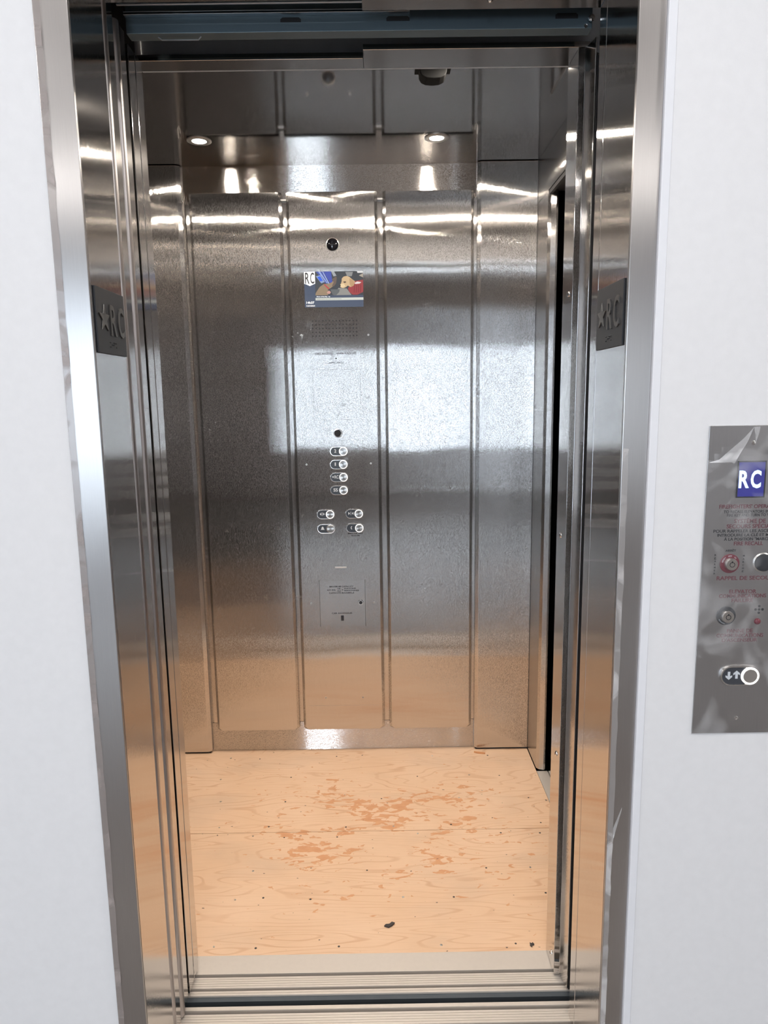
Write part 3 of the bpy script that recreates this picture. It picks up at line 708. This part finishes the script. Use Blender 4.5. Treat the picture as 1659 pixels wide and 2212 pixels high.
# ------------------------------------------------------------------ car right wall, side door opening
cw = thing('right_car_wall', 'brushed steel right wall of the car with the side door opening', 'elevator wall', (XW1, 1.3, 0))
YJ = 1.262
SH = 2.060
bm = bmesh.new(); prism(bm, [(XW1, YB-.003), (XW1, YJ+.014), (XW1+.008, YJ+.002), (XW1+.024, YJ-.003), (XW1+.031, YJ), (XW1+.031, YJ+.09), (XW1+.012, YJ+.09), (XW1+.012, YB-.003)], .006, SH)
obj('rear_jamb', bm, 'side', cw, bevel=.0008)
B('transom', 'side', (XW1, XW1+.012, .3985, YB-.003, SH+.0015, ZC-.001), parent=cw)
B('head_lining', 'shell', (XW1+.012, XW1+.06, .42, YJ+.02, SH+.001, SH+.02), (XW1+.002, XW1+.012, .42, YJ+.02, SH-.012, SH+.001), parent=cw)
B('front_jamb', 'side', (XW1, XW1+.03, .3985, .44, .003, SH), parent=cw)
B('side_sill', 'alu', (XW1, XW1+.040, .44, YJ, -.015, .0005), (XW1+.044, XW1+.075, .44, YJ, -.015, .0005), parent=cw, label='narrow aluminium side sill')
B('corner_gap', 'black', (XW1-.0002, XW1+.012, YB-.0028, YB+.02, 0, ZC), parent=cw)
t = tag(B('side_door', 'door', (.640, .655, .40, 1.235, .004, SH+.06), bevel=.001), 'closed side door panel recessed in the right wall of the car', 'elevator door')
B('side_door_gap', 'black', (.636, .70, 1.2352, 1.55, .0, SH+.1), parent=t) if False else None
sdl = tag(B('dark_gap_strip', 'black', (.638, .66, 1.2355, 1.56, .004, SH+.06)), 'black strip standing in for the dark gap beside the closed side door', 'dark gap')  # black strip in place of the shaded door pocket
# left wall of the car
tag(B('left_car_wall', 'side', (XW0-.012, XW0, .356, YR, .0, ZC)), 'brushed steel left wall of the car behind the stacked doors', 'elevator wall')
tag(B('car_front_return', 'door', (XW0, -.482, .356, .395, .0, ZC)), 'steel front wall of the car behind the stacked doors on the left', 'elevator wall')
# front strike post of the car, right side
po = thing('strike_post', 'slim steel strike post of the car door on the right of the opening', 'door post', (.41, .33, 0))
bm = bmesh.new(); prism(bm, [(.4005, .3185), (.4140, .3175), (.4210, .2755), (.4240, .2755), (.4240, .330), (.567, .385), (.567, .3975), (.4005, .3975)], .004, 2.063)
obj('post', bm, 'jamb', po, bevel=.0009)
B('rubber_gap_edge', 'black', (.4242, .445, .272, .335, .004, 2.03), parent=po)  # black rubber edge that also fills in the dark gap at the jamb
for y, z in ((.346, 1.601), (.360, 1.081), (.348, .562), (.346, .038)):
    bm = bmesh.new(); lathe(bm, (.4005, y, z), (-1, 0, 0), [(.0062, 0), (.0060, .0012), (.0035, .0026), (.001, .003)], 16); s = obj('screw', bm, 'chrome', po, smooth=True)
    bm = bmesh.new(); bx(bm, .3973, .3978, y-.003, y+.003, z-.0008, z+.0008); bx(bm, .3973, .3978, y-.0008, y+.0008, z-.003, z+.003); obj('cross_slot', bm, 'ink', s)

# car door header
hd = thing('car_door_header', 'stepped steel header over the car door with a bright front lip', 'door header', (0, .35, 2.064))
bm = bmesh.new(); prismX(bm, [(.3175, 2.064), (.397, 2.064), (.397, 2.068), (.319, 2.068), (.319, 2.0745), (.3175, 2.0745)], -.0235, .4225); obj('right_soffit', bm, 'soffit', hd, bevel=.0006)
bm = bmesh.new(); prismX(bm, [(.3525, 2.064), (.397, 2.064), (.397, 2.068), (.354, 2.068), (.354, 2.076), (.3525, 2.076)], -.482, -.024); obj('left_soffit', bm, 'soffit', hd, bevel=.0006)
B('lip', 'chrome', (-.0235, .4225, .3163, .3176, 2.0638, 2.068), (-.482, -.0245, .3513, .3526, 2.0638, 2.068), parent=hd, bevel=.0004)
B('transom_plate', 'transom', (-.482, XW1, .397, .402, 2.064, ZC+.02), parent=hd)
# sensor hanging under the header
ss = thing('ceiling_sensor', 'black rounded sensor hanging from the ceiling just behind the door header', 'sensor', (.144, .72, ZC))
B('mounting_flange', 'sensor', (.100, .190, .70, .76, ZC-.002, ZC), parent=ss)
bm = bmesh.new()
pts = [(.109, ZC-.002), (.1105, ZC-.018), (.1155, ZC-.027), (.127, ZC-.032), (.144, ZC-.0335), (.161, ZC-.032), (.1725, ZC-.027), (.1775, ZC-.018), (.179, ZC-.002)]
prismY(bm, pts, .705, .75); obj('sensor_body', bm, 'sensor', ss, bevel=.002)

# ------------------------------------------------------------------ landing call station
hp = thing('call_station', 'steel elevator call station under clear film on the right white wall', 'call panel', (.627, -.004, .787))
PX0, PX1, PZ0, PZ1, PY = .5505, .7045, .787, 1.336, -.0065
M_['callsteel'] = steel('call_station_steel', col=(.50, .49, .49), rough=.34, aniso=.5, smudge=.2, off=(9, 2, 2))
B('face_plate', 'callsteel', (PX0, PX1, PY, -.0042, PZ0, PZ1), parent=hp, bevel=.0006)
G = front(PY)
cxp = .6275
line('red_lettering', 'red', hp, "FIREFIGHTERS' OPERATION", .108, .0070, .6290, 1.1990, G); line('red_lettering', 'red', hp, 'SYSTÈME DE', .054, .0090, .6290, 1.1745, G); line('red_lettering', 'red', hp, 'SECOURS SPÉCIAL', .079, .0090, .6290, 1.1655, G)
line('red_lettering', 'red', hp, 'FIRE RECALL', .050, .0068, .6290, 1.1345, G); line('red_lettering', 'red', hp, 'RAPPEL DE SECOURS', .104, .0072, .6300, 1.0735, G)
line('red_lettering', 'red', hp, 'ELEVATOR', .047, .0068, .6250, 1.0495, G); line('red_lettering', 'red', hp, 'COMMUNICATIONS', .082, .0068, .6250, 1.0415, G); line('red_lettering', 'red', hp, 'FAILURE', .037, .0068, .6250, 1.0335, G)
line('red_lettering', 'red', hp, 'PANNE DE', .045, .0068, .6245, .9785, G); line('red_lettering', 'red', hp, 'COMMUNICATIONS', .082, .0068, .6250, .9700, G); line('red_lettering', 'red', hp, "D'ASCENSEUR", .062, .0068, .6250, .9615, G)
line('black_lettering', 'ink', hp, 'TO RECALL ELEVATORS INSERT', .092, .0052, .6290, 1.1900, G); line('black_lettering', 'ink', hp, "FIRE KEY AND TURN TO 'ON'", .080, .0052, .6290, 1.1840, G)
line('black_lettering', 'ink', hp, 'POUR RAPPELER LES ASCENSEURS', .124, .0054, .6295, 1.1565, G); line('black_lettering', 'ink', hp, 'INTRODUIRE LA CLÉ ET METTRE', .110, .0064, .6295, 1.1500, G); line('black_lettering', 'ink', hp, 'À LA POSITION "MARCHE"', .086, .0066, .6295, 1.1430, G)
line('black_lettering', 'ink', hp, 'ARRÊT', .018, .0046, .5995, 1.1228, G)
for i, ch in enumerate('RÉARMER'): line('black_lettering', 'ink', hp, ch, .0028, .0046 if ch == 'É' else .0034, .5735, 1.1145-i*.0054, G)
for i, ch in enumerate('MARCHE'): line('black_lettering', 'ink', hp, ch, .0030, .0034, .6225, 1.1128-i*.0055, G)
# floor indicator
di = B('floor_indicator', plain('indicator_blue', (.02, .022, .16), .25, emis=(.03, .03, .22), es=.6), (.6035, .6480, PY-.0012, PY, 1.2160, 1.2745), parent=hp, label='small blue display reading RC')
B('indicator_rim', 'plate', (.6015, .6035, PY-.0016, PY, 1.214, 1.2765), (.6480, .6500, PY-.0016, PY, 1.214, 1.2765), (.6035, .6480, PY-.0016, PY, 1.2745, 1.2765), (.6035, .6480, PY-.0016, PY, 1.214, 1.2160), parent=di)
bm = bmesh.new(); text(bm, 'R', .0175, .0300, .6135, 1.2455, lambda a, b, d: G(a, b, .0012+d), .0004, .03); text(bm, 'C', .0175, .0310, .6335, 1.2455, lambda a, b, d: G(a, b, .0012+d), .0004, .03)
obj('indicator_letters', bm, plain('indicator_white', (.6, .8, .9), .3, emis=(.62, .88, 1.0), es=1.0), di)
def keyswitch(x, z, ringm, sub, lab, words):
    n = 36
    bm = bmesh.new(); lathe(bm, (x, PY, z), (0, -1, 0), [(.0168, 0), (.0168, .0014), (.0160, .0018)]); k = obj('key_switch', bm, ringm, hp, lab)
    bm = bmesh.new(); lathe(bm, (x, PY-.0018, z), (0, -1, 0), [(.0108, 0), (.0106, .0010), (.0102, .0075), (.0096, .0085), (.0085, .0085)]); obj('barrel', bm, 'satin', k, smooth=True)
    bm = bmesh.new()
    y = PY-.0104
    loft(bm, [[(x+rr*math.cos(a), y-d, z+rr*math.sin(a)) for a in [PI/2-.35-(2*PI-.35)*i/24 for i in range(25)]] for rr, d in ((.0046, 0), (.0046, .0002))], False)
    segs = 24; inner = []; 
    for i in range(segs):
        a0 = PI*.5-.3-(2*PI-.5)*i/segs; a1 = PI*.5-.3-(2*PI-.5)*(i+1)/segs
        vs = [(x+rr*math.cos(a), y-.0002, z+rr*math.sin(a)) for rr, a in ((.0046, a0), (.0046, a1), (.0036, a1), (.0036, a0))]
        bm.faces.new([bm.verts.new(v_) for v_ in vs])
    bx(bm, x-.0008, x+.0008, y-.0003, y, z+.003, z+.0062)
    obj('key_slot', bm, 'ink', k)
    bm = bmesh.new()
    for i, (ch, ang) in enumerate(words):
        a = math.radians(ang); ca, sa = math.cos(a), math.sin(a); rr = .0135
        rot = a-PI/2 if ang > 0 else a+PI/2
        pl2 = lambda p_, q_, d, ca=ca, sa=sa, rot=rot: (x+rr*ca+p_*math.cos(rot)-q_*math.sin(rot), PY-.0018-d, z+rr*sa+p_*math.sin(rot)+q_*math.cos(rot))
        text(bm, ch, .0016, .0022, 0, 0, pl2, .0001)
    obj('ring_lettering', bm, 'mark', k)
keyswitch(.5985, 1.0995, plain('red_ring', (.16, .03, .045), .4), None, 'key switch in a dark red ring', [(c, 165-i*9) for i, c in enumerate('RESET')]+[(c, 103-i*10) for i, c in enumerate('OFF')]+[(c, 55-i*10) for i, c in enumerate('ON')])
keyswitch(.5980, 1.0060, plain('black_ring', (.02, .022, .026), .35), None, 'key switch in a black ring', [(c, -150+i*10) for i, c in enumerate('NORMAL')])
bm = bmesh.new(); lathe(bm, (.6560, PY, 1.1005), (0, -1, 0), [(.0172, 0), (.0172, .001), (.0155, .0022)]); bb = obj('buzzer', bm, 'satin', hp, 'round black domed cap')
bm = bmesh.new(); lathe(bm, (.6560, PY-.0018, 1.1005), (0, -1, 0), [(.0152, 0), (.0148, .003), (.011, .0050), (.005, .0060), (.001, .0062)]); obj('dome', bm, 'plate', bb, smooth=True)
bm = bmesh.new()
for a, b in ((0, 0), (.006, 0), (-.006, 0), (0, .006), (0, -.006)): lathe(bm, (.6555+a, PY, 1.0165+b), (0, -1, 0), [(.0023, 0), (.0023, .0003)], 14)
obj('sounder_holes', bm, 'black', hp)
bm = bmesh.new(); lathe(bm, (.6540, PY, .9950), (0, -1, 0), [(.0056, 0), (.0052, .002), (.0035, .0036), (.001, .0042)]); obj('indicator_lamp', bm, plain('red_led', (.16, .02, .035), .15), hp, 'small dark red lamp', smooth=True)
for x, z in ((.6260, 1.3070), (.6285, .8160)):
    bm = bmesh.new(); lathe(bm, (x, PY, z), (0, -1, 0), [(.0038, 0), (.0034, .001), (.001, .0016)], 16); s = obj('screw', bm, 'chrome', hp, smooth=True)
# call button
hx, hz_, hw, hh = .6290, .8965, .0360, .0192
bm = bmesh.new(); loft(bm, [[G(hx+a, hz_+b, d) for a, b in stadium(hw-e, hh-e)] for e, d in ((0, 0), (0, .0025), (.0012, .0050), (.0032, .0050), (.0032, .0035))])
cb = obj('call_button', bm, 'chrome', hp, smooth=True)
bm = bmesh.new()
st = [p for p in stadium(hw-.0034, hh-.0034) if p[0] < .001]
flat_poly(bm, [(hx+.0085, hz_-(hh-.0034))]+[(hx+a, hz_+b) for a, b in [(.0085, hh-.0034)]+st], G, .0035, .0040)
obj('face_insert', bm, 'btnface', cb)
bm = bmesh.new(); flat_poly(bm, [(hx+a, hz_+b) for a, b in stadium(hw-.0033, hh-.0033)], G, .0033, .0036); obj('base_insert', bm, 'satin', cb)
n = 36; bxx = hx+.0165
bm = bmesh.new(); loft(bm, [[G(bxx+rr*math.cos(2*PI*i/n), hz_+rr*math.sin(2*PI*i/n), d) for i in range(n)] for rr, d in ((.0160, .0036), (.0158, .0064), (.0130, .0066), (.0128, .0050))], False)
obj('halo_ring', bm, 'glow', cb, 'glowing white ring', smooth=True)
bm = bmesh.new(); lathe(bm, (bxx, PY-.0036, hz_), (0, -1, 0), [(.0128, 0), (.0128, .0024), (.0120, .0030)]); obj('push_cap', bm, 'satin', cb)
GB = lambda a, b, d: G(a, b, .0040+d)
def arrow(bm, x, z, s):
    flat_poly(bm, [(x+.0022, z-s*.0070), (x+.0022, z+s*.0015), (x+.0058, z-s*.0005), (x+.0058, z+s*.0030), (x, z+s*.0080), (x-.0058, z+s*.0030), (x-.0058, z-s*.0005), (x-.0022, z+s*.0015), (x-.0022, z-s*.0070)], GB, 0, .0003)
bm = bmesh.new(); arrow(bm, hx-.0205, hz_+.001, -1); arrow(bm, hx-.0070, hz_+.002, 1); obj('arrows', bm, 'mark', cb, 'pale down and up arrows')
# clear film over the plate: rumpled sheet, with a corner folded back
def fz(x, z): return .0100+.0011*math.sin(x*70+z*25)+.0009*math.sin(z*60+2)+.0007*math.sin(x*160-z*90)
bm = bmesh.new(); nx, nz = 16, 48; grid = {}
fx0, fx1, fz0, fz1 = PX0-.0018, PX1+.002, PZ0-.001, PZ1-.0005
for i in range(nx+1):
    for j in range(nz+1):
        x = fx0+(fx1-fx0)*i/nx; z = fz0+(fz1-fz0)*j/nz
        edge = min(i, nx-i, j, nz-j)
        dd = fz(x, z) if edge > 1 else (fz(x, z)*.55 if edge == 1 else .0012)
        grid[i, j] = bm.verts.new((x, PY-dd, z))
for i in range(nx):
    for j in range(nz):
        xc = (i+.5)/nx; zc = 1-(j+.5)/nz
        if xc/.40+zc/.115 < 1: continue            # torn-away top left corner
        bm.faces.new((grid[i, j], grid[i+1, j], grid[i+1, j+1], grid[i, j+1]))
for v_ in [v_ for v_ in bm.verts if not v_.link_faces]: bm.verts.remove(v_)
fo = obj('clear_film', bm, 'film', hp, 'rumpled clear protective film', smooth=True)
bm = bmesh.new()
P = [(.5515, -.0088, 1.2745), (.5680, -.0110, 1.2800), (.5870, -.0125, 1.2980), (.6060, -.0125, 1.3150), (.6230, -.0105, 1.3330), (.6120, -.0150, 1.3100), (.6000, -.0160, 1.2900), (.5920, -.0150, 1.2730), (.5860, -.0155, 1.2755), (.5700, -.0145, 1.2750)]
vs = [bm.verts.new(p) for p in P]
for q in ((0, 1, 9), (1, 2, 8, 9), (2, 3, 6, 8), (3, 4, 5, 6), (8, 6, 7)): bm.faces.new([vs[i] for i in q])
ff = obj('film_fold', bm, 'filmfold', hp, 'whitish folded-back film corner', smooth=True)
bm = bmesh.new(); vs = [bm.verts.new(p) for p in ((.6230, -.0105, 1.334), (.6330, -.0115, 1.334), (.6310, -.0120, 1.322), (.6270, -.0115, 1.307), (.6255, -.0115, 1.320))]; bm.faces.new(vs)
obj('film_fold', bm, 'filmfold', hp)

# ------------------------------------------------------------------ debris
def crumb(name, pts, m, z, label, cat):
    bm = bmesh.new(); loft(bm, [[(x, y, .0005) for x, y in pts], [(x+random.uniform(-.0006, .0006), y, z+random.uniform(0, .001)) for x, y in pts]])
    return tag(obj(name, bm, m), label, cat)
crumb('wood_splinter', [(.350, 1.408), (.366, 1.400), (.392, 1.395), (.394, 1.400), (.372, 1.407), (.352, 1.413)], 'brown', .004, 'reddish wood splinter on the plywood by the rear right corner', 'splinter')
crumb('dry_leaf_scrap', [(-.010, .486), (.002, .481), (.012, .488), (.018, .496), (.010, .499), (.004, .492), (-.006, .491)], 'grime', .004, 'dark curled scrap lying on the plywood near the sill', 'scrap')
crumb('dirt_clump', [(.363, .411), (.367, .406), (.369, .412), (.374, .413), (.371, .420), (.367, .416), (.364, .419)], 'grime', .004, 'small dark dirt clump on the plywood beside the right post', 'dirt')
